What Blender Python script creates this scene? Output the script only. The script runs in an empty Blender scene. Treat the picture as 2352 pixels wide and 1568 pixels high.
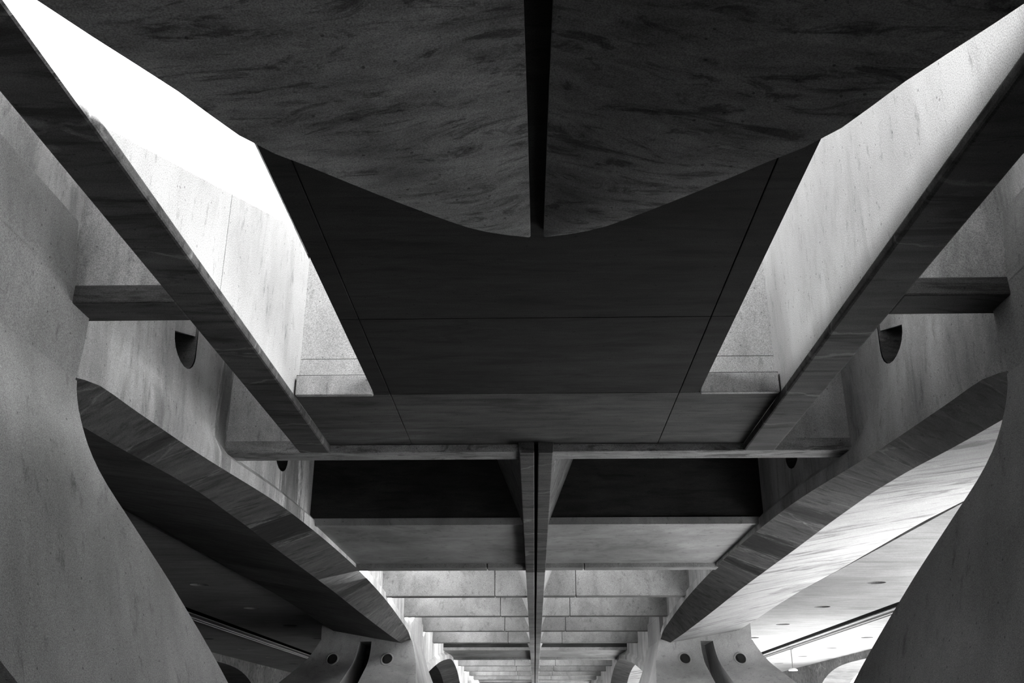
import bpy, bmesh, math, random
from mathutils import Vector, Matrix
random.seed(7)
S = bpy.context.scene
COL = S.collection
U = 3.0            # metres per structural unit (soffit height above the lens)
EYE = 1.6          # height of the lens above the ground
X0 = 0.014         # centre line of the nave
GZ = -EYE / U      # ground in structural units
def W(x, y, z): return Vector((U * x, U * y, EYE + U * z))

# ------------------------------------------------------------------ camera
cam_d = bpy.data.cameras.new('camera'); cam = bpy.data.objects.new('camera', cam_d); COL.objects.link(cam)
F = 2221.0; CX, CY = 1176.0, 784.0; VX, VY = 1228.0, 1688.0
pit = math.atan((VY - CY) / F); yaw = math.atan((VX - CX) / math.hypot(F, VY - CY))
fwd = Vector((-math.sin(yaw) * math.cos(pit), math.cos(yaw) * math.cos(pit), math.sin(pit)))
rgt = Vector((math.cos(yaw), math.sin(yaw), 0)); up = rgt.cross(fwd)
cam.matrix_world = Matrix(((rgt.x, up.x, -fwd.x, 0), (rgt.y, up.y, -fwd.y, 0), (rgt.z, up.z, -fwd.z, EYE), (0, 0, 0, 1)))
cam_d.sensor_width = 36; cam_d.lens = 36 * F / 2352; cam_d.clip_end = 2000
S.camera = cam

# ------------------------------------------------------------------ sky, sun, exposure
wd = bpy.data.worlds.new('sky'); S.world = wd; wd.use_nodes = True
bg = wd.node_tree.nodes['Background']; bg.inputs[0].default_value = (1, 1, 1, 1); bg.inputs[1].default_value = 1.45
sd = bpy.data.lights.new('sun', 'SUN'); sd.energy = 16.0; sd.angle = math.radians(0.6)
sun = bpy.data.objects.new('sun', sd); COL.objects.link(sun); sun.location = (30, 30, 30)
SUN_TO = Vector((1.0, 1.0, 0.385)).normalized()
sun.rotation_euler = SUN_TO.to_track_quat('Z', 'Y').to_euler()
vs = S.view_settings
vs.view_transform = 'Standard'; vs.look = 'None'; vs.gamma = 1.0; vs.use_curve_mapping = False
vs.exposure = 2.5

# ------------------------------------------------------------------ materials
def concrete(name, base=0.30, streak=(0.5, 6, 6), samt=0.35, blotch=0.5, grain=0.5, bump=0.15, dark=0.0, darkscale=0.7, rough=0.9, crack=0.0, pores=0.5, wet=()):
    m = bpy.data.materials.new(name); m.use_nodes = True
    nt = m.node_tree; N = nt.nodes; L = nt.links; b = N['Principled BSDF']
    b.inputs['Roughness'].default_value = rough
    b.inputs['Specular IOR Level'].default_value = 0.2
    geo = N.new('ShaderNodeNewGeometry')
    def noise(scale, detail, vec=None, ro=0.55, dist=0.0):
        n = N.new('ShaderNodeTexNoise'); n.inputs['Scale'].default_value = scale; n.inputs['Detail'].default_value = detail
        n.inputs['Roughness'].default_value = ro; n.inputs['Distortion'].default_value = dist
        L.new(vec if vec else geo.outputs['Position'], n.inputs['Vector']); return n.outputs['Fac']
    def rng(v, a, b2, c, d):
        r = N.new('ShaderNodeMapRange'); r.inputs[1].default_value = a; r.inputs[2].default_value = b2
        r.inputs[3].default_value = c; r.inputs[4].default_value = d; L.new(v, r.inputs[0]); return r.outputs[0]
    def mul(a, c):
        x = N.new('ShaderNodeMath'); x.operation = 'MULTIPLY'; L.new(a, x.inputs[0])
        if isinstance(c, float): x.inputs[1].default_value = c
        else: L.new(c, x.inputs[1])
        return x.outputs[0]
    mp = N.new('ShaderNodeMapping'); mp.inputs['Scale'].default_value = streak; L.new(geo.outputs['Position'], mp.inputs[0])
    st = noise(1.0, 5, mp.outputs[0], 0.65, 0.3)
    big = noise(0.55, 6, None, 0.6, 0.4)
    gr = noise(130, 2, None, 0.6)
    fl = noise(7, 4, mp.outputs[0], 0.7)
    v = mul(rng(st, 0.3, 0.7, 1 - samt, 1 + samt), rng(big, 0.3, 0.7, 1 - blotch, 1 + blotch))
    v = mul(v, rng(gr, 0.25, 0.75, 1 - grain, 1 + grain))
    v = mul(v, rng(fl, 0.58, 0.72, 1.0, 0.62))
    if dark:
        dk = noise(darkscale, 7, mp.outputs[0], 0.7, 1.2)
        v = mul(v, rng(dk, 0.52, 0.62, 1.0, 1.0 - dark))
    if pores:
        vo = N.new('ShaderNodeTexVoronoi'); vo.inputs['Scale'].default_value = 9.0; vo.inputs['Randomness'].default_value = 1.0
        L.new(geo.outputs['Position'], vo.inputs['Vector'])
        v = mul(v, rng(vo.outputs['Distance'], 0.06, 0.10, 1.0 - pores, 1.0))
    for yc, hw, amt in wet:          # old seepage band across the member at world y = yc, ragged outline
        sp_ = N.new('ShaderNodeSeparateXYZ'); L.new(geo.outputs['Position'], sp_.inputs[0])
        m4 = N.new('ShaderNodeMapping'); m4.inputs['Scale'].default_value = (0.8, 5, 1.0); L.new(geo.outputs['Position'], m4.inputs[0])
        rag = noise(1.0, 6, m4.outputs[0], 0.75, 0.6)
        dd = N.new('ShaderNodeMath'); dd.operation = 'SUBTRACT'; L.new(sp_.outputs['Y'], dd.inputs[0]); dd.inputs[1].default_value = yc
        ab = N.new('ShaderNodeMath'); ab.operation = 'ABSOLUTE'; L.new(dd.outputs[0], ab.inputs[0])
        ma = N.new('ShaderNodeMath'); ma.operation = 'MULTIPLY_ADD'; L.new(rag, ma.inputs[0]); ma.inputs[1].default_value = -2.6 * hw; L.new(ab.outputs[0], ma.inputs[2])
        v = mul(v, rng(ma.outputs[0], -0.75 * hw, -0.35 * hw, 1.0 - amt, 1.0))
        pale = rng(ma.outputs[0], -0.50 * hw, -0.42 * hw, 0.0, 1.0); p2_ = rng(ma.outputs[0], -0.42 * hw, -0.34 * hw, 1.0, 0.0)
        pp = mul(pale, p2_); ap = N.new('ShaderNodeMath'); ap.operation = 'MULTIPLY_ADD'; L.new(pp, ap.inputs[0]); ap.inputs[1].default_value = 1.2; ap.inputs[2].default_value = 1.0
        v = mul(v, ap.outputs[0])
    if crack:
        wv = N.new('ShaderNodeTexNoise'); wv.inputs['Scale'].default_value = 1.3; wv.inputs['Detail'].default_value = 4; L.new(geo.outputs['Position'], wv.inputs['Vector'])
        ad = N.new('ShaderNodeVectorMath'); ad.operation = 'MULTIPLY_ADD'; L.new(wv.outputs['Color'], ad.inputs[0]); ad.inputs[1].default_value = (.22, .22, .22)
        m3 = N.new('ShaderNodeMapping'); m3.inputs['Scale'].default_value = (0.12, 0.45, 0.25); L.new(geo.outputs['Position'], m3.inputs[0]); L.new(m3.outputs[0], ad.inputs[2])
        vc = N.new('ShaderNodeTexVoronoi'); vc.feature = 'DISTANCE_TO_EDGE'; vc.inputs['Scale'].default_value = 1.6; L.new(ad.outputs[0], vc.inputs['Vector'])
        v = mul(v, rng(vc.outputs['Distance'], 0.004, 0.011, 1.0 + crack, 1.0))
    v = mul(v, base)
    cl = N.new('ShaderNodeMath'); cl.operation = 'MINIMUM'; L.new(v, cl.inputs[0]); cl.inputs[1].default_value = 0.75
    cmb = N.new('ShaderNodeCombineColor')
    for i in range(3): L.new(cl.outputs[0], cmb.inputs[i])
    L.new(cmb.outputs[0], b.inputs['Base Color'])
    bp = N.new('ShaderNodeBump'); bp.inputs['Strength'].default_value = bump; bp.inputs['Distance'].default_value = 0.02
    L.new(st, bp.inputs['Height']); L.new(bp.outputs[0], b.inputs['Normal'])
    return m
def plain(name, c, rough=0.6, metal=0.0):
    m = bpy.data.materials.new(name); m.use_nodes = True; nt = m.node_tree; b = nt.nodes['Principled BSDF']
    n = nt.nodes.new('ShaderNodeTexNoise'); n.inputs['Scale'].default_value = 30
    r = nt.nodes.new('ShaderNodeMapRange'); r.inputs[3].default_value = c * 0.85; r.inputs[4].default_value = c * 1.15
    nt.links.new(n.outputs['Fac'], r.inputs[0]); cc = nt.nodes.new('ShaderNodeCombineColor')
    for i in range(3): nt.links.new(r.outputs[0], cc.inputs[i])
    nt.links.new(cc.outputs[0], b.inputs['Base Color']); b.inputs['Roughness'].default_value = rough; b.inputs['Metallic'].default_value = metal
    if c < 0.05: b.inputs['Specular IOR Level'].default_value = 0.0
    return m
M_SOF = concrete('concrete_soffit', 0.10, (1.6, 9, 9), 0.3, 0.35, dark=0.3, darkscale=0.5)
M_HULL = concrete('concrete_keel', 0.30, (2.2, 8, 8), 0.35, 0.35, dark=0.6, darkscale=0.9, pores=0.6)
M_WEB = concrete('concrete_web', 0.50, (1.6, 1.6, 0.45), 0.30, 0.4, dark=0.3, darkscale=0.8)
M_COL = concrete('concrete_column', 0.34, (0.9, 0.9, 0.35), 0.22, 0.25, dark=0.0)
M_RIB = concrete('concrete_rib', 0.28, (1.2, 1.2, 0.8), 0.22, 0.25, dark=0.2)
M_WALL = concrete('concrete_shaft', 0.55, (1.4, 1.4, 0.5), 0.16, 0.15, dark=0.15)
M_SHADED = concrete('concrete_shaded', 0.032, (1.6, 9, 9), 0.3, 0.35, dark=0.3, darkscale=0.5)  # darker copy of the soffit concrete, with shade put into its colour
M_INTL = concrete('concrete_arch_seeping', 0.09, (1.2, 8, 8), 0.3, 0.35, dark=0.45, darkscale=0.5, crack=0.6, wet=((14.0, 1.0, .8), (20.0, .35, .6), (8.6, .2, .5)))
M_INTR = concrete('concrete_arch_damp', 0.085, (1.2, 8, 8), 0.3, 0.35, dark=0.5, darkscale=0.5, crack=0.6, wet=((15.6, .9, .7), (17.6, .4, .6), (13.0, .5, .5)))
M_WEBL = concrete('concrete_web_seeping', 0.50, (1.6, 1.6, 0.45), 0.30, 0.4, dark=0.3, darkscale=0.8, wet=((13.4, .7, .6), (10.2, .22, .35)))
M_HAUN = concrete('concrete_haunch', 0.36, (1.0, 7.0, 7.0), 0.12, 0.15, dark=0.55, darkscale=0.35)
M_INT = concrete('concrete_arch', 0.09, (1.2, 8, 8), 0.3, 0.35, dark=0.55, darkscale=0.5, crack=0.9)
M_DECK = concrete('concrete_deck', 0.22, (1.0, 7.0, 7.0), 0.15, 0.2, dark=0.2, darkscale=0.5)
M_GROUND_BOUNCE = concrete('bounce_ground', 0.72, (1, 1, 1), 0.12, 0.1)  # unseen ground, made pale to bounce light onto the right soffits
M_GROUND_DARK = concrete('dark_ground', 0.03, (1, 1, 1), 0.2, 0.2)  # unseen ground, made dark to keep bounce light off the nave
M_DARK = plain('dark_parts_bore_shade', 0.03, 0.7)  # dark parts; also paints the shade inside the drain bores
M_BLACK = plain('recess_shade_black', 0.006, 0.9)  # paints the shade of the deck groove and round recesses
M_COND = plain('grey_conduit', 0.12, 0.5)
M_WHITE = plain('white_enamel', 0.8, 0.3)

# ------------------------------------------------------------------ mesh helpers
class MB:
    def __init__(s): s.v = []; s.f = []
    def add(s, pts, faces):
        o = len(s.v); s.v += [tuple(p) for p in pts]; s.f += [tuple(i + o for i in f) for f in faces]; return s
    def hexa(s, p):   # 4 bottom ccw, 4 top ccw
        return s.add(p, [(3, 2, 1, 0), (4, 5, 6, 7), (0, 1, 5, 4), (1, 2, 6, 5), (2, 3, 7, 6), (3, 0, 4, 7)])
    def box(s, x0, x1, y0, y1, z0, z1):
        if x0 > x1: x0, x1 = x1, x0
        return s.hexa([(x0, y0, z0), (x1, y0, z0), (x1, y1, z0), (x0, y1, z0), (x0, y0, z1), (x1, y0, z1), (x1, y1, z1), (x0, y1, z1)])
    def grid(s, rows, close=False):
        n = len(rows[0]); pts = [p for r in rows for p in r]; fs = []
        for i in range(len(rows) - 1):
            for j in range(n - (0 if close else 1)):
                k = (j + 1) % n
                fs.append((i * n + j, i * n + k, (i + 1) * n + k, (i + 1) * n + j))
        return s.add(pts, fs)
    def prism_y(s, poly, y0, y1):    # poly of (x,z)
        n = len(poly); p = [(x, y0, z) for x, z in poly] + [(x, y1, z) for x, z in poly]
        return s.add(p, [tuple(range(n - 1, -1, -1)), tuple(range(n, 2 * n))] + [(i, (i + 1) % n, n + (i + 1) % n, n + i) for i in range(n)])
    def tube(s, a, b, r, n=12, caps=True):   # world-metre tube
        a = Vector(a); b = Vector(b); d = (b - a).normalized(); q = d.to_track_quat('Z', 'Y')
        ra = [a + q @ Vector((r * math.cos(t * 2 * math.pi / n), r * math.sin(t * 2 * math.pi / n), 0)) for t in range(n)]
        rb = [p + (b - a) for p in ra]
        return s.add(ra + rb, [(i, (i + 1) % n, n + (i + 1) % n, n + i) for i in range(n)] + ([tuple(range(n - 1, -1, -1)), tuple(range(n, 2 * n))] if caps else []))
def tag(o, label, cat, group=None):
    o['label'] = label; o['category'] = cat
    if group: o['group'] = group
    return o
def empty(name, x, y, z=GZ):
    o = bpy.data.objects.new(name, None); COL.objects.link(o); o.location = W(x, y, z); o.empty_display_size = 0.2; return o
def build(name, mb, mat, parent=None, bevel=0.0, smooth=0.0, metres=False, kind=None):
    vs_ = [Vector(p) if metres else W(*p) for p in mb.v]
    if parent is not None: org = parent['_o'] if '_o' in parent else list(parent.location); org = Vector(org)
    else:
        mn = [min(v[i] for v in vs_) for i in range(3)]; mx = [max(v[i] for v in vs_) for i in range(3)]
        org = Vector(((mn[0] + mx[0]) / 2, (mn[1] + mx[1]) / 2, mn[2]))
    me = bpy.data.meshes.new(name)
    me.from_pydata([v - org for v in vs_], [], mb.f); me.validate()
    bm = bmesh.new(); bm.from_mesh(me); bmesh.ops.remove_doubles(bm, verts=bm.verts, dist=1e-4)
    bmesh.ops.recalc_face_normals(bm, faces=bm.faces)
    if smooth:
        for f in bm.faces: f.smooth = True
        for e in bm.edges:
            if len(e.link_faces) == 2 and e.calc_face_angle(0) > math.radians(smooth): e.smooth = False
    bm.to_mesh(me); bm.free()
    me.materials.append(mat)
    o = bpy.data.objects.new(name, me); COL.objects.link(o)
    if parent is not None: o.parent = parent
    else: o.location = org
    if bevel:
        b = o.modifiers.new('bevel', 'BEVEL'); b.width = bevel; b.segments = 2; b.limit_method = 'ANGLE'; b.angle_limit = math.radians(40)
    if kind: o['kind'] = kind
    ORG[o.name] = org
    return o
ORG = {}
def sub(name, mb, mat, part, **kw):      # sub-part: shares the root origin of its part
    root = part.parent
    o = build(name, mb, mat, root, **kw); o.parent = part; return o
def lerp(xs, ys, x):
    if x <= xs[0]: return ys[0]
    for i in range(len(xs) - 1):
        if x <= xs[i + 1]:
            t = (x - xs[i]) / (xs[i + 1] - xs[i]); return ys[i] + t * (ys[i + 1] - ys[i])
    return ys[-1]
def smoothcurve(xs, ys):                  # monotone-ish Catmull interpolation
    n = len(xs); m = []
    for i in range(n):
        a = max(0, i - 1); b = min(n - 1, i + 1); m.append((ys[b] - ys[a]) / (xs[b] - xs[a]))
    def f(x):
        if x <= xs[0]: return ys[0]
        if x >= xs[-1]: return ys[-1]
        for i in range(n - 1):
            if x <= xs[i + 1]:
                h = xs[i + 1] - xs[i]; t = (x - xs[i]) / h
                return (2*t**3-3*t*t+1)*ys[i] + (t**3-2*t*t+t)*h*m[i] + (-2*t**3+3*t*t)*ys[i+1] + (t**3-t*t)*h*m[i+1]
    return f

ZS = 1.0        # flat soffit
ZB = 0.972      # underside of the downstand beams
ZT = 1.58       # top of the deck
ZD = 1.03       # platform soffit outside the girders
PER = 7.9       # column spacing
CN = 1.72       # first column
def sx(side, w): return X0 + side * w

# ------------------------------------------------------------------ ground
build('floor', MB().box(-14, 1.7, -30, 120, GZ - 0.05, GZ), M_GROUND_DARK, kind='structure')
build('floor', MB().box(1.7, 90, -30, 120, GZ - 0.05, GZ + .03), M_GROUND_BOUNCE, kind='structure')

# ------------------------------------------------------------------ arched girders
def scaled(pts, s): return [a * s for a in pts]
# inner arch edge at |x| = 1.13
A0 = smoothcurve([2.18, 2.3, 2.572, 3.13, 4.12, 4.80, 5.6, 6.27, 7.44, 8.5, 8.94, 9.14], [.80, .833, .846, .873, .938, .962, .976, .977, .949, .888, .85, .80])
A1 = smoothcurve([9.9, 10.4, 11.08, 11.88, 12.7, 13.6, 14.2, 14.77, 15.3, 15.9, 16.4], [.47, .56, .67, .785, .875, .945, .93, .865, .74, .52, .3])
def zi(y):
    if y < 9.62: return A0(y if y > 1.72 else y + PER)
    if y < 17.5: return A1(y)
    return A0((y - 17.52) % PER + 1.72)
ZZ = smoothcurve([1.9, 2.3, 2.64, 3.21, 3.7, 4.23, 5, 6.4, 7.65, 9.18, 9.6], [.83, .853, .866, .894, .93, .966, .995, 1.0, .974, .879, .85])
XE = smoothcurve([2.3, 2.85, 3.55, 4.8, 6, 7.8, 9.3], [1.385, 1.39, 1.40, 1.48, 1.51, 1.48, 1.37])
XH = smoothcurve([2.3, 4.2, 5.06, 6.3, 7.2, 8.4, 9.3], [1.82, 1.88, 1.95, 1.98, 1.96, 1.90, 1.83])
SE = 0.89
def wrap(y): return (y - 1.72) % PER + 1.72
def sect(y):      # (w,z) of the section points
    yw = wrap(y)
    z0 = zi(y)
    e = wrap(y) / SE
    ze = ZZ(min(max(e, 2.3), 9.3)) * SE; xe = XE(min(max(e, 2.3), 9.3)) * SE
    if 9.62 < y < 17.5: ze = z0 - 0.06; xe = 1.36
    ze = min(ze, z0 - 0.015)
    zh = ZZ(min(max(yw, 2.3), 9.3)); xh = XH(min(max(yw, 2.3), 9.3))
    if 9.62 < y < 17.5: zh = min(zh, z0 + 0.03)
    lg = min(1, max(0, (y - 2.9) / .5)) if y < 9.62 else 1
    gp = .03 * min(1, max(0, (yw - 4.1) / .9)) * min(1, max(0, (7.9 - yw) / 1.2))
    return dict(A=(1.161, ZT), B=(1.161 - .012 * (1 - lg), z0 + .085 + .2 * (1 - lg)), C=(1.132, z0 + .055), D=(1.13, z0), E=(xe, ze), H=(xh, zh), G=(2.045 - gp, ZD - .002), K=(2.045 - gp, ZD + .2), T=(2.1, ZT))
def ysamp(a, b, n): return [a + (b - a) * i / n for i in range(n + 1)]
YS = [-6.2] + ysamp(-5.7, 1.2, 24) + [1.3] + ysamp(1.72, 2.6, 10)[0:] + ysamp(2.7, 8.8, 48) + ysamp(8.85, 9.62, 9) + ysamp(9.63, 16.4, 54) + ysamp(16.6, 30, 50)
def girder(side, label):
    r = tag(empty('arched_girder', sx(side, 1.5), 5.75), label, 'girder', 'arched girders beside the nave')
    def strip(keys):
        rows = []
        for y in YS:
            s = sect(y); rows.append([(sx(side, s[k][0]), y, s[k][1]) for k in keys])
        return MB().grid(rows)
    web = build('web', strip('ABCD'), M_WEBL if side < 0 else M_WEB, r, smooth=20)
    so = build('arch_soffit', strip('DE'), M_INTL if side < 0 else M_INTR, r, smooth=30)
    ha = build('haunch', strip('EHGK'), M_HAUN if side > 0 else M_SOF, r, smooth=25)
    build('coping', MB().box(sx(side, 1.161), sx(side, 2.015), -6.2, 30, ZT, ZT + .04), M_WEB, r)
    # rainwater niches cut into the web: frame and dark back, rounded foot
    for yc in (2.93, 4.27):
        hw, zt, zb = .11, 1.40, 1.115
        prof = [(yc - hw, zt), (yc - hw, zb + .08)] + [(yc - hw * math.cos(t), zb + .08 - .08 * math.sin(t)) for t in [math.pi * k / 10 for k in range(1, 10)]] + [(yc + hw, zb + .08), (yc + hw, zt)]
        cut = MB(); n = len(prof)
        p = [(sx(side, 1.10), y, z) for y, z in prof] + [(sx(side, 1.24), y, z) for y, z in prof]
        NICHE.append((web, side, prof))
    return r
NICHE = []
gl = girder(-1, 'left arched concrete girder with lit inner face and dark underside')
gr_ = girder(1, 'right arched concrete girder with bright outer haunch beside the platform soffit')
def cut_niches():
    for k, (web, side, prof) in enumerate(NICHE):
        n = len(prof)
        # remove the web faces over the niche by a boolean, applied at once
        p = [W(sx(side, 1.05), y, z) for y, z in prof] + [W(sx(side, 1.245), y, z) for y, z in prof]
        me = bpy.data.meshes.new('cut'); me.from_pydata(p, [], [tuple(range(n)), tuple(range(2 * n - 1, n - 1, -1))] + [(i, n + i, n + (i + 1) % n, (i + 1) % n) for i in range(n)])
        bm = bmesh.new(); bm.from_mesh(me); bmesh.ops.recalc_face_normals(bm, faces=bm.faces); bm.to_mesh(me); bm.free()
        co = bpy.data.objects.new('cut', me); COL.objects.link(co)
        md = web.modifiers.new('cut', 'BOOLEAN'); md.object = co; md.operation = 'DIFFERENCE'; md.solver = 'EXACT'
        bpy.context.view_layer.update()
        dg = bpy.context.evaluated_depsgraph_get(); nm = bpy.data.meshes.new_from_object(web.evaluated_get(dg))
        web.modifiers.clear(); web.data = nm
        bpy.data.objects.remove(co)
        lin = MB()
        q = [(sx(side, 1.158), y, z) for y, z in prof] + [(sx(side, 1.24), y, z) for y, z in prof]
        lin.add(q, [tuple(range(2 * n - 1, n - 1, -1))] + [(i, i + 1, n + i + 1, n + i) for i in range(n - 1)] + [(0, n, 2 * n - 1, n - 1)])
        ni = build('drain_niche', lin, M_INT, web.parent)
        ni.parent = web
        yc = (prof[0][0] + prof[-1][0]) / 2
        # slanted stone sill in the niche
        sl = MB().hexa([(sx(side, 1.165), yc - .108, 1.20), (sx(side, 1.235), yc - .108, 1.215), (sx(side, 1.235), yc + .108, 1.28), (sx(side, 1.165), yc + .108, 1.265),
                        (sx(side, 1.165), yc - .1, 1.40), (sx(side, 1.235), yc - .1, 1.40), (sx(side, 1.235), yc + .1, 1.40), (sx(side, 1.165), yc + .1, 1.40)])
        s2 = build('niche_block', sl, M_WEB, web.parent); s2.parent = web

# ------------------------------------------------------------------ columns of splayed legs
HP = smoothcurve([-.5333, -.2, .15, .38, .51, .58, .64, .716, .77, .81, .90], [2.15, 1.85, 1.40, 1.0, .73, .585, .51, .472, .468, .478, .49])
def leg_mesh(c, xin, xout, ztop, zap, ap):
    """xin/xout: functions of z; legs part below the apex zap"""
    mb = MB()
    zs = ysamp(zap, ztop, 26)
    rows = []
    for z in zs:
        h = HP(z); rows.append([(xin(z), c - h, z), (xin(z), c, z), (xin(z), c + h, z), (xout(z), c + h, z), (xout(z), c, z), (xout(z), c - h, z)])
    mb.grid(rows, close=True); n = len(rows); mb.add(rows[-1], [(0, 1, 2, 3, 4, 5)])
    for d in (-1, 1):
        rw = []
        for z in ysamp(GZ, zap, 14):
            h = HP(z); k = ap * (zap - z)
            k = min(k, h - .3)
            rw.append([(xin(z), c + d * k, z), (xin(z), c + d * h, z), (xout(z), c + d * h, z), (xout(z), c + d * k, z)])
        mb.grid(rw, close=True)
    return mb
def column(side, c, label):
    r = tag(empty('splayed_column', sx(side, 1.5), c), label, 'column', 'splayed concrete columns under the girders')
    xin = lambda z: sx(side, 1.13 - .26 * max(0, .83 - z))
    x1 = lambda z: sx(side, 1.49 + .06 * max(0, .81 - z))
    x2 = lambda z: sx(side, 1.60 + .17 * max(0, .81 - z))
    x3 = lambda z: sx(side, 1.93 + .61 * max(0, .845 - z))
    li = build('leg', leg_mesh(c, xin, x1, .80, .14, 1.7), M_COL, r, smooth=35)
    lo = build('leg', leg_mesh(c, x2, x3, .80, .14, 1.7), M_COL, r, smooth=35)
    h = HP(.8)
    hb = MB(); zs = ysamp(.79, 1.03, 8); rows = []
    for z in zs:
        hh = HP(z) + 0.002; rows.append([(sx(side, 1.128), c - hh, z), (sx(side, 1.128), c + hh, z), (sx(side, 1.95), c + hh, z), (sx(side, 1.95), c - hh, z)])
    hb.grid(rows, close=True); hb.add(rows[0], [(0, 1, 2, 3)]); hb.add(rows[-1], [(0, 1, 2, 3)])
    build('head', hb, M_COL, r, smooth=35)
    # swollen upper face up to the construction joint
    tb = MB().hexa([(sx(side, 1.126), c - .49, 1.0), (sx(side, 1.2), c - .49, 1.0), (sx(side, 1.2), c + .40, 1.0), (sx(side, 1.126), c + .40, 1.0),
                    (sx(side, 1.15), c - .49, 1.2), (sx(side, 1.2), c - .49, 1.2), (sx(side, 1.2), c + .40, 1.2), (sx(side, 1.15), c + .40, 1.2)])
    build('upper_face', tb, M_COL, r, bevel=.02)
    # drain collars on the near faces; a dark disc paints the bore's shade
    for w in (1.335, 1.83):
        zc = .635; n = 24; xc = W(sx(side, w), 0, 0).x; z0 = W(0, 0, zc).z
        def ring(rr, out):       # ring lying on the sloping near face, pushed out of it by `out` metres
            res = []
            for i in range(n):
                t = 2 * math.pi * i / n; zz = z0 + rr * math.sin(t)
                res.append((xc + rr * math.cos(t), U * (c - HP((zz - EYE) / U)) - out, zz))
            return res
        mb = MB().grid([ring(.185, -.02), ring(.175, .022), ring(.14, .03), ring(.132, .0), ring(.132, -.02)], close=True)
        p1 = build('drain_collar', mb, M_COL, r, metres=True, smooth=50)
        bk = MB(); bk.add(ring(.136, .004), [tuple(range(n))])
        p2 = build('bore_shade', bk, M_DARK, r, metres=True); p2.parent = p1
    return r
column(-1, CN, 'near left pale grey column with a broad smooth inward-leaning face')
column(1, CN, 'near right column in deep shadow at the picture edge')
column(-1, CN + PER, 'distant left column with a round drain hole, beyond the first arch')
column(1, CN + PER, 'distant right column with two drain holes and a dark slot between its legs')
cut_niches()

# ------------------------------------------------------------------ cross ribs
def panelbox(a, b, y0, y1, z0, z1): return MB().box(a, b, y0, y1, z0, z1)
RY = {0: 2.24, 1: 3.58}
for k in range(3, 21): RY[k] = 6.26 + 1.318 * (k - 3)
ORD = ['first', 'second', 'third', 'fourth', 'fifth', 'sixth', 'seventh', 'eighth', 'ninth', 'tenth', 'eleventh', 'twelfth', 'thirteenth', 'fourteenth', 'fifteenth', 'sixteenth', 'seventeenth', 'eighteenth']
TH = .105
ZR = 1.33     # top of the open ribs and of the spine beyond the covered bays
def spine_w(z): return .064 + .38 * max(0, z - ZB)
def rib(k, label):
    y1 = RY[k]; y0 = y1 - TH
    r = tag(empty('cross_rib', X0, (y0 + y1) / 2), label, 'rib', 'cross ribs spanning between the girders')
    for side in (-1, 1):
        jx = sx(side, .305)
        build('panel', panelbox(jx + side * .002, sx(side, 1.165), y0, y1, ZB, ZR), M_RIB, r, bevel=.015)
        build('panel', panelbox(sx(side, .05), jx - side * .002, y0, y1, ZB, ZR), M_RIB, r, bevel=.015)
        build('joint_core', panelbox(jx - .012, jx + .012, y0 + .012, y1 - .012, ZB + .01, ZR - .01), M_INT, r)
    return r
for k in range(3, 20):
    if k == 8: continue
    if k == 14: continue
    rib(k, 'concrete cross rib, %s beyond the covered dark bays counting into the distance' % ORD[k - 3])

# front cross beam and the struts to the column heads
fb = tag(empty('cross_beam', X0, 3.53), 'nearest full-width cross beam carrying the head of the central spine', 'beam')
for side in (-1, 1):
    build('beam_half', MB().box(sx(side, .05), sx(side, 1.165), 3.47, 3.58, ZB, 1.02), M_HULL, fb, bevel=.015)
    build('slot_wall', MB().box(sx(side, .80), sx(side, 1.165), 3.475, 3.575, 1.02, ZT), M_WEB, fb)
for side, lab in ((-1, 'left short strut between the near column and the edge beam'), (1, 'right short black strut between the near column and the edge beam')):
    st = tag(empty('strut', sx(side, 1.02), 2.18), lab, 'strut', 'struts at the near columns')
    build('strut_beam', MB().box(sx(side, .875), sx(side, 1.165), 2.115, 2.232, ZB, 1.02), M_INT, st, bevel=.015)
    build('strut_wall', MB().box(sx(side, .80), sx(side, 1.165), 2.13, 2.23, 1.02, ZT), M_WEB, st)

# ------------------------------------------------------------------ soffit slab of the near bay
sl = tag(empty('soffit_slab', X0, 2.6, ZS), 'flat dark soffit slab between the two skylight openings', 'slab')
J = .0012
def slabpanel(a, b, y0, y1): build('panel', MB().box(a, b, y0, y1, ZS, ZS + .05), M_SHADED if y0 < 2.85 else M_SOF, sl, bevel=.003)  # nearer panels carry their shade in the colour
for y0, y1 in ((1.0, 2.296), (2.296, 2.893)):
    slabpanel(sx(-1, .514), sx(-1, .462) - J, y0 + J, y1 - J)
    slabpanel(sx(-1, .462) + J, sx(1, .45) - J, y0 + J, y1 - J)
    slabpanel(sx(1, .45) + J, sx(1, .514), y0 + J, y1 - J)
for a, b in ((sx(-1, .768), sx(-1, .462) - J), (sx(-1, .462) + J, sx(1, .45) - J), (sx(1, .45) + J, sx(1, .768))):
    slabpanel(a, b, 2.893 + J, 3.475)
build('joint_bed', MB().box(sx(-1, .512), sx(1, .512), 1.0, 2.9, ZS + .02, ZS + .07), M_INT, sl)
build('joint_bed', MB().box(sx(-1, .77), sx(1, .77), 2.9, 3.47, ZS + .02, ZS + .07), M_INT, sl)
for side in (-1, 1):
    build('front_lip', MB().box(sx(side, .516), sx(side, .762), 2.875, 2.896, ZS - .006, ZS + .06), M_WEB, sl, bevel=.01)

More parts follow.
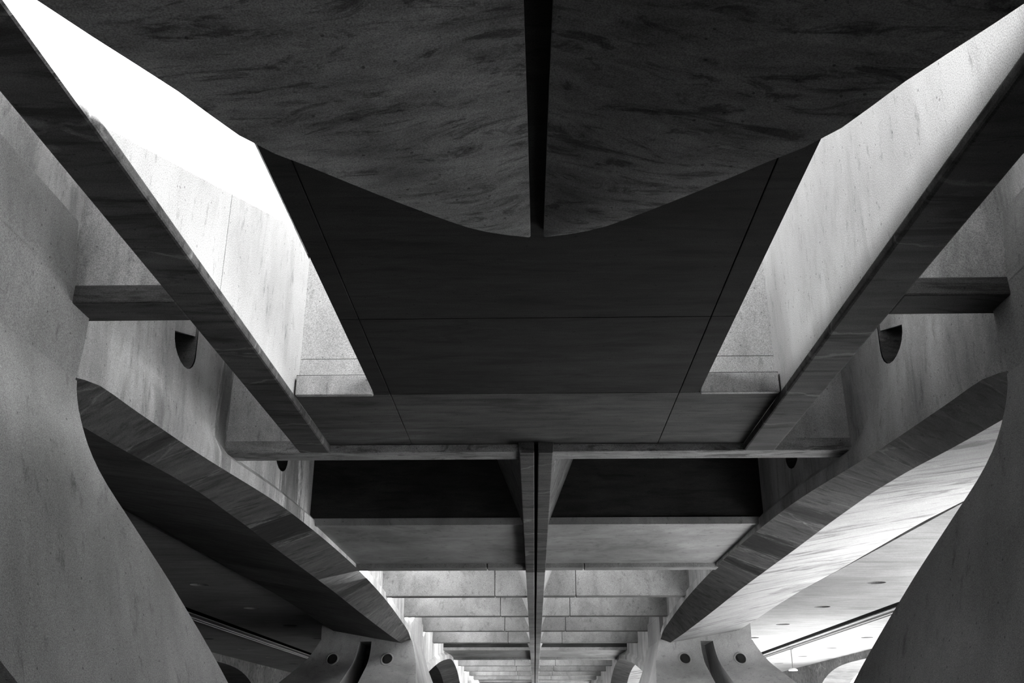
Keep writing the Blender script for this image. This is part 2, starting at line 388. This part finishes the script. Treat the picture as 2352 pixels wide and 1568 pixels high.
# edge beams with the shaft walls they carry
for side, lab in ((-1, 'left long edge beam under the brightest skylight wall'), (1, 'right long black edge beam under the mottled skylight wall')):
    eb = tag(empty('edge_beam', sx(side, .82), 1.5, ZB), lab, 'beam', 'edge beams along the skylight openings')
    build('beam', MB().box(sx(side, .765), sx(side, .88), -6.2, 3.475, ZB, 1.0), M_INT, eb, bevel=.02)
    sw = tag(empty('shaft_wall', sx(side, .82), 1.5, 1.0), ('left' if side < 0 else 'right') + ' upright skylight shaft wall of pale concrete panels', 'wall', 'skylight shaft walls')
    for y0, y1 in ((-6.2, -1.9), (-1.9, .1), (.1, 2.109), (2.113, 2.97)) if side < 0 else ((-6.2, -1.9), (-1.9, .1), (.1, 2.97)):
        build('panel', MB().box(sx(side, .768), sx(side, .80), y0, y1, 1.0, 1.5), M_WALL, sw)
    if side < 0: build('joint_core', MB().box(sx(side, .775), sx(side, .795), 2.10, 2.125, 1.0, 1.49), M_INT, sw)
    ew = tag(empty('shaft_end_wall', sx(side, .64), 2.95, 1.05), ('left' if side < 0 else 'right') + ' end wall closing the skylight shaft above the slab edge', 'wall', 'skylight shaft end walls')
    build('lower_panel', MB().box(sx(side, .3), sx(side, .768), 2.93, 3.03, 1.05, 1.135), M_WALL, ew)
    build('upper_panel', MB().box(sx(side, .3), sx(side, .768), 2.932, 3.03, 1.138, ZT), M_WALL, ew)
emid = build('shaft_back_wall', MB().box(sx(-1, .3), sx(1, .3), 2.95, 3.03, 1.05, ZT), M_RIB)
tag(emid, 'low wall above the soffit slab joining the two shaft end walls', 'wall')

# ------------------------------------------------------------------ keel-shaped canopy underside
kl = tag(empty('keel_canopy', X0, .9, .9), 'huge dark keel-shaped double belly with a central groove overhead', 'canopy')
HW = smoothcurve([.0, .015, .04, .09, .19, .29, .365, .44, .53, .66, .75, .95], [.0, .065, .13, .20, .32, .43, .515, .56, .605, .685, .738, .80])
for side in (-1, 1):
    rows_b = []; rows_t = []
    n = 22
    ds = [.004, .015, .03, .05, .075, .11, .15, .19, .24, .29, .34, .4, .46, .53, .6, .67, .75, .85, .95, 1.2, 1.6, 2.2, 3.0]
    for d in ds:
        w1 = min(HW(d), .80); s_ = .985 - .085 * min(1, w1 / .5)
        y = (1.862 - d) * s_ if d < 1 else .78 - (d - .95); w = w1 * s_; ze = s_
        if d >= 1: w = .72
        a = min(.014 + .012 * min(d, 1), w * .8); zk = .985
        rb = []; rt = []
        for i in range(n + 1):
            t = i / n
            x = a + (w - a) * t
            dep = .012 * math.sin(math.pi * t) * min(1, w / .3)
            rb.append((sx(side, x), y, zk + (ze - zk) * t - dep)); rt.append((sx(side, x), y, ZS + .06))
        rows_b.append(rb); rows_t.append(rt)
    mb = MB().grid(rows_b); mb.grid(rows_t)
    mb.grid([[rb[0] for rb in rows_b], [rt[0] for rt in rows_t]]); mb.grid([[rb[-1] for rb in rows_b], [rt[-1] for rt in rows_t]])
    build('belly', mb, M_HULL, kl, smooth=40)
build('groove_bed', MB().box(X0 - .05, X0 + .05, -1.1, 1.86, ZS + .045, ZS + .065), M_DARK, kl)

# ------------------------------------------------------------------ spine
sp = tag(empty('spine_beam', X0, 15), 'long central spine beam split by a dark joint running into the distance', 'beam')
segs = [3.44, 4.93, 6.26] + [6.26 + 1.318 * i for i in range(1, 18)]
for i in range(len(segs) - 1):
    y0, y1 = segs[i] + .003, segs[i + 1] - .003
    for side in (-1, 1):
        zt = (ZT if i < 2 else ZR) - .002
        build('spine_segment', MB().prism_y([(sx(side, .007), ZB - .012), (sx(side, .062), ZB - .012), (sx(side, .066), ZB + .03), (sx(side, spine_w(zt)), zt), (sx(side, .007), zt)], y0, y1), M_INT if i < 2 else M_RIB, sp, bevel=.01)
build('joint_dark_strip', MB().box(X0 - .007, X0 + .007, 3.5, 28, ZB + .05, ZR - .1), M_DARK, sp)

# ------------------------------------------------------------------ covered bays: soffit bands and roofs
for n_, (ya, yb, lab) in enumerate(((4.93, 6.16, 'near soffit band beyond the black covered bay'), (RY[8] - .06, RY[9] - TH, 'distant darker soffit band between the bright ribs'), (RY[14] - .06, RY[15] - TH, 'farthest soffit band near the vanishing point'))):
    b = tag(empty('soffit_band', X0, (ya + yb) / 2, ZS), lab, 'slab', 'covered soffit bands over the arches')
    for side in (-1, 1):
        build('panel', MB().box(sx(side, .05), sx(side, 1.165), ya, yb, ZS, ZS + .5), M_RIB, b, bevel=.01)
        build('well_shade_sheet', MB().box(sx(side, .05), sx(side, 1.165), ya - .004, ya, ZS + .03, ZT - .04), M_SHADED, b)  # thin dark sheet that paints the shade of the covered well
        build('edge_lip', MB().box(sx(side, .05), sx(side, 1.165), ya - .012, ya + .02, ZS - .006, ZS + .03), M_RIB, b)
rf = build('ceiling', MB().box(sx(-1, 1.2), sx(1, 1.2), 2.985, 6.2, ZT - .03, ZT + .03), M_SOF, kind='structure')
build('ceiling', MB().box(sx(-1, 1.2), sx(1, 1.2), -8.2, .45, ZT - .03, ZT + .03), M_SOF, kind='structure')  # unseen roof added behind the camera to cover the open sky
build('ceiling', MB().box(-14, 5.2, -8.2, -5.3, ZT + .06, ZT + .12), M_SOF, kind='structure')  # unseen roof, also added to cover sky at the back
# ------------------------------------------------------------------ platform decks on both sides
HY = [7.255 + 1.43 * k for k in range(-9, 17)]
HR = .068
def deck(side, xa, xb, hx, label):
    r = tag(empty('platform_deck', sx(side, (xa + xb) / 2), 8, ZD), label, 'deck', 'platform decks with round recesses')
    body = MB(); rec = []
    ys = [HY[0] - .715] + [y + .715 for y in HY]
    for i, hy in enumerate(HY):
        y0, y1 = ys[i], ys[i + 1]
        ang = sorted([2 * math.pi * k / 24 for k in range(24)] + [math.atan2(yy - hy, xx - hx) % (2 * math.pi) for xx in (xa, xb) for yy in (y0, y1)])
        ci = []; co = []
        for t in ang:
            c, s = math.cos(t), math.sin(t); k = 1e9
            if c > 1e-9: k = min(k, (xb - hx) / c)
            if c < -1e-9: k = min(k, (xa - hx) / c)
            if s > 1e-9: k = min(k, (y1 - hy) / s)
            if s < -1e-9: k = min(k, (y0 - hy) / s)
            ci.append((sx(side, hx + HR * c), hy + HR * s, ZD)); co.append((sx(side, hx + k * c), hy + k * s, ZD))
        body.grid([ci, co], close=True)
        top = [(p[0], p[1], ZD + .03) for p in ci]
        body.grid([ci, top], close=True)
        rec.append(top)
    z = ZD; a, b = sx(side, xa), sx(side, xb); y0, y1 = ys[0], ys[-1]
    body.add([(a, y0, ZD), (a, y1, ZD), (a, y1, ZT), (a, y0, ZT), (b, y0, ZD), (b, y1, ZD), (b, y1, ZT), (b, y0, ZT)], [(0, 1, 2, 3), (4, 5, 6, 7), (3, 2, 6, 7), (0, 3, 7, 4), (1, 2, 6, 5)])
    build('slab', body, M_DECK, r)
    for t in rec:
        build('recess_shade', MB().add(t, [tuple(range(len(t)))]), M_BLACK, r)  # black cap paints the shade of a deeper recess
    return r
deck(1, 2.045, 3.03, 2.486, 'right platform soffit beside the bright haunch, dotted with round recesses')
deck(1, 3.145, 4.35, 3.776, 'outer right platform soffit behind the pendant lamp')
deck(-1, 2.045, 3.03, 2.486, 'left platform soffit in shadow behind the near column')
deck(-1, 3.145, 4.35, 3.776, 'outer left platform soffit in deep shadow')
for side, lab in ((1, 'right'), (-1, 'left')):
    build('ceiling', MB().box(sx(side, 2.02), sx(side, 5.2), -5.5, 30, ZT + .001, ZT + .05), M_SOF, kind='structure')
    cv = build('joint_dark_strip', MB().box(sx(side, 3.031), sx(side, 3.144), -5.6, 28.5, ZD + .008, ZD + .1), M_BLACK)  # near-flush black strip paints the shade of the groove
    tag(cv, 'painted black shade in the joint between the %s platform soffits' % lab, 'filler', 'painted joint shade')
    for j, w in enumerate((3.20, 3.255)):
        t = build('conduit', MB().tube(W(sx(side, w), -5, ZD - .012), W(sx(side, w), 28, ZD - .012), .028, 8), M_COND, metres=True, smooth=40)
        tag(t, 'thin %s conduit of the pair under the %s platform soffit' % (('inner', 'outer')[j], lab), 'conduit', 'conduits under the platform soffits')

# ------------------------------------------------------------------ outer girders with arches
BLOCK_X = 1.3  # right edge of the added sky-blocking roof
OPEN0 = 5.4
def outer(side, label):
    r = tag(empty('outer_girder', sx(side, 4.6), 10), label, 'girder', 'outer arched girders')
    for c in (CN - PER, CN, CN + PER, CN + 2 * PER):
        y0, y1 = c, c + PER
        a0, a1 = y0 + .9, y1 - .9
        if side > 0 and c == CN: a0 = OPEN0  # unseen opening narrowed to limit the sunlit patch of ground
        if side > 0 and c < CN: a0, a1 = y0 + .6, y0 + .7  # unseen bay all but closed to keep light out
        n = 30; rows_in = []; lo = []; hi = []
        for i in range(n + 1):
            t = i / n; y = a0 + (a1 - a0) * t
            z = GZ + (0.93 - GZ) * (1 - abs(2 * t - 1) ** 3.2) ** (1 / 2.0)
            lo.append((y, z))
        poly = [(y0, GZ)] + lo + [(y1, GZ), (y1, ZT), (y0, ZT)]
        mb = MB()
        xa, xb = sx(side, 4.33), sx(side, 4.75)
        for x in (xa, xb):
            pts = [(x, y, z) for y, z in lo] + [(x, y, ZT) for y, z in lo]
            mb.add(pts, [(i, i + 1, n + 2 + i, n + 1 + i) for i in range(n)])
            mb.add([(x, y0, GZ), (x, a0, GZ), (x, a0, ZT), (x, y0, ZT)], [(0, 1, 2, 3)]); mb.add([(x, a1, GZ), (x, y1, GZ), (x, y1, ZT), (x, a1, ZT)], [(0, 1, 2, 3)])
        build('arch_wall', mb, M_INT, r)
        build('arch_soffit', MB().grid([[(xa, y, z) for y, z in lo], [(xb, y, z) for y, z in lo]]), M_SOF, r, smooth=40)
    return r
outer(1, 'far right arched girder with a round-headed opening to daylight')
outer(-1, 'far left arched girder lost in the dark')
build('added_wall_back', MB().box(-14, 1.7, -8.3, -8, GZ, 2.0), M_SOF, kind='structure')  # unseen wall added behind the camera to keep sky light out
build('ceiling', MB().box(-9, BLOCK_X, -12, 34, 2.9, 3.0), M_SOF, kind='structure')   # unseen roof added high over left side and nave to block sky
wl = build('added_wall_left', MB().box(-6.4, -6.1, -8, 32, GZ, 2.0), M_SOF, kind='structure')  # unseen wall added to block sky and keep the left dark
build('ceiling', MB().box(-6.3, sx(-1, 4.7), -8, 32, 1.2, 1.3), M_SOF, kind='structure')
# ------------------------------------------------------------------ pendant lamp
p0 = W(3.245, 12.85, ZD); pl = tag(empty('pendant_lamp', 3.245, 12.85, ZD), 'small white pendant lamp on a thin rod under the right platform soffit', 'lamp')
zb = EYE + U * .758
build('canopy_plate', MB().tube((p0.x, p0.y, p0.z - .09), (p0.x, p0.y, p0.z), .07, 16), M_COND, pl, metres=True)
build('rod', MB().tube((p0.x, p0.y, zb), (p0.x, p0.y, p0.z), .018, 10), M_COND, pl, metres=True)
mb = MB(); n = 24
prof = [(.02, .07), (.06, .065), (.12, .045), (.165, .01), (.17, -.02), (.15, -.035), (.10, -.03)]
mb.grid([[(p0.x + r * math.cos(2 * math.pi * i / n), p0.y + r * math.sin(2 * math.pi * i / n), zb + h) for i in range(n)] for r, h in prof], close=True)
sh = build('shade', mb, M_WHITE, pl, metres=True, smooth=60)
bk = MB().add([(p0.x + .11 * math.cos(2 * math.pi * i / n), p0.y + .11 * math.sin(2 * math.pi * i / n), zb - .028) for i in range(n)], [tuple(range(n))])
build('lens', bk, M_DARK, pl, metres=True)
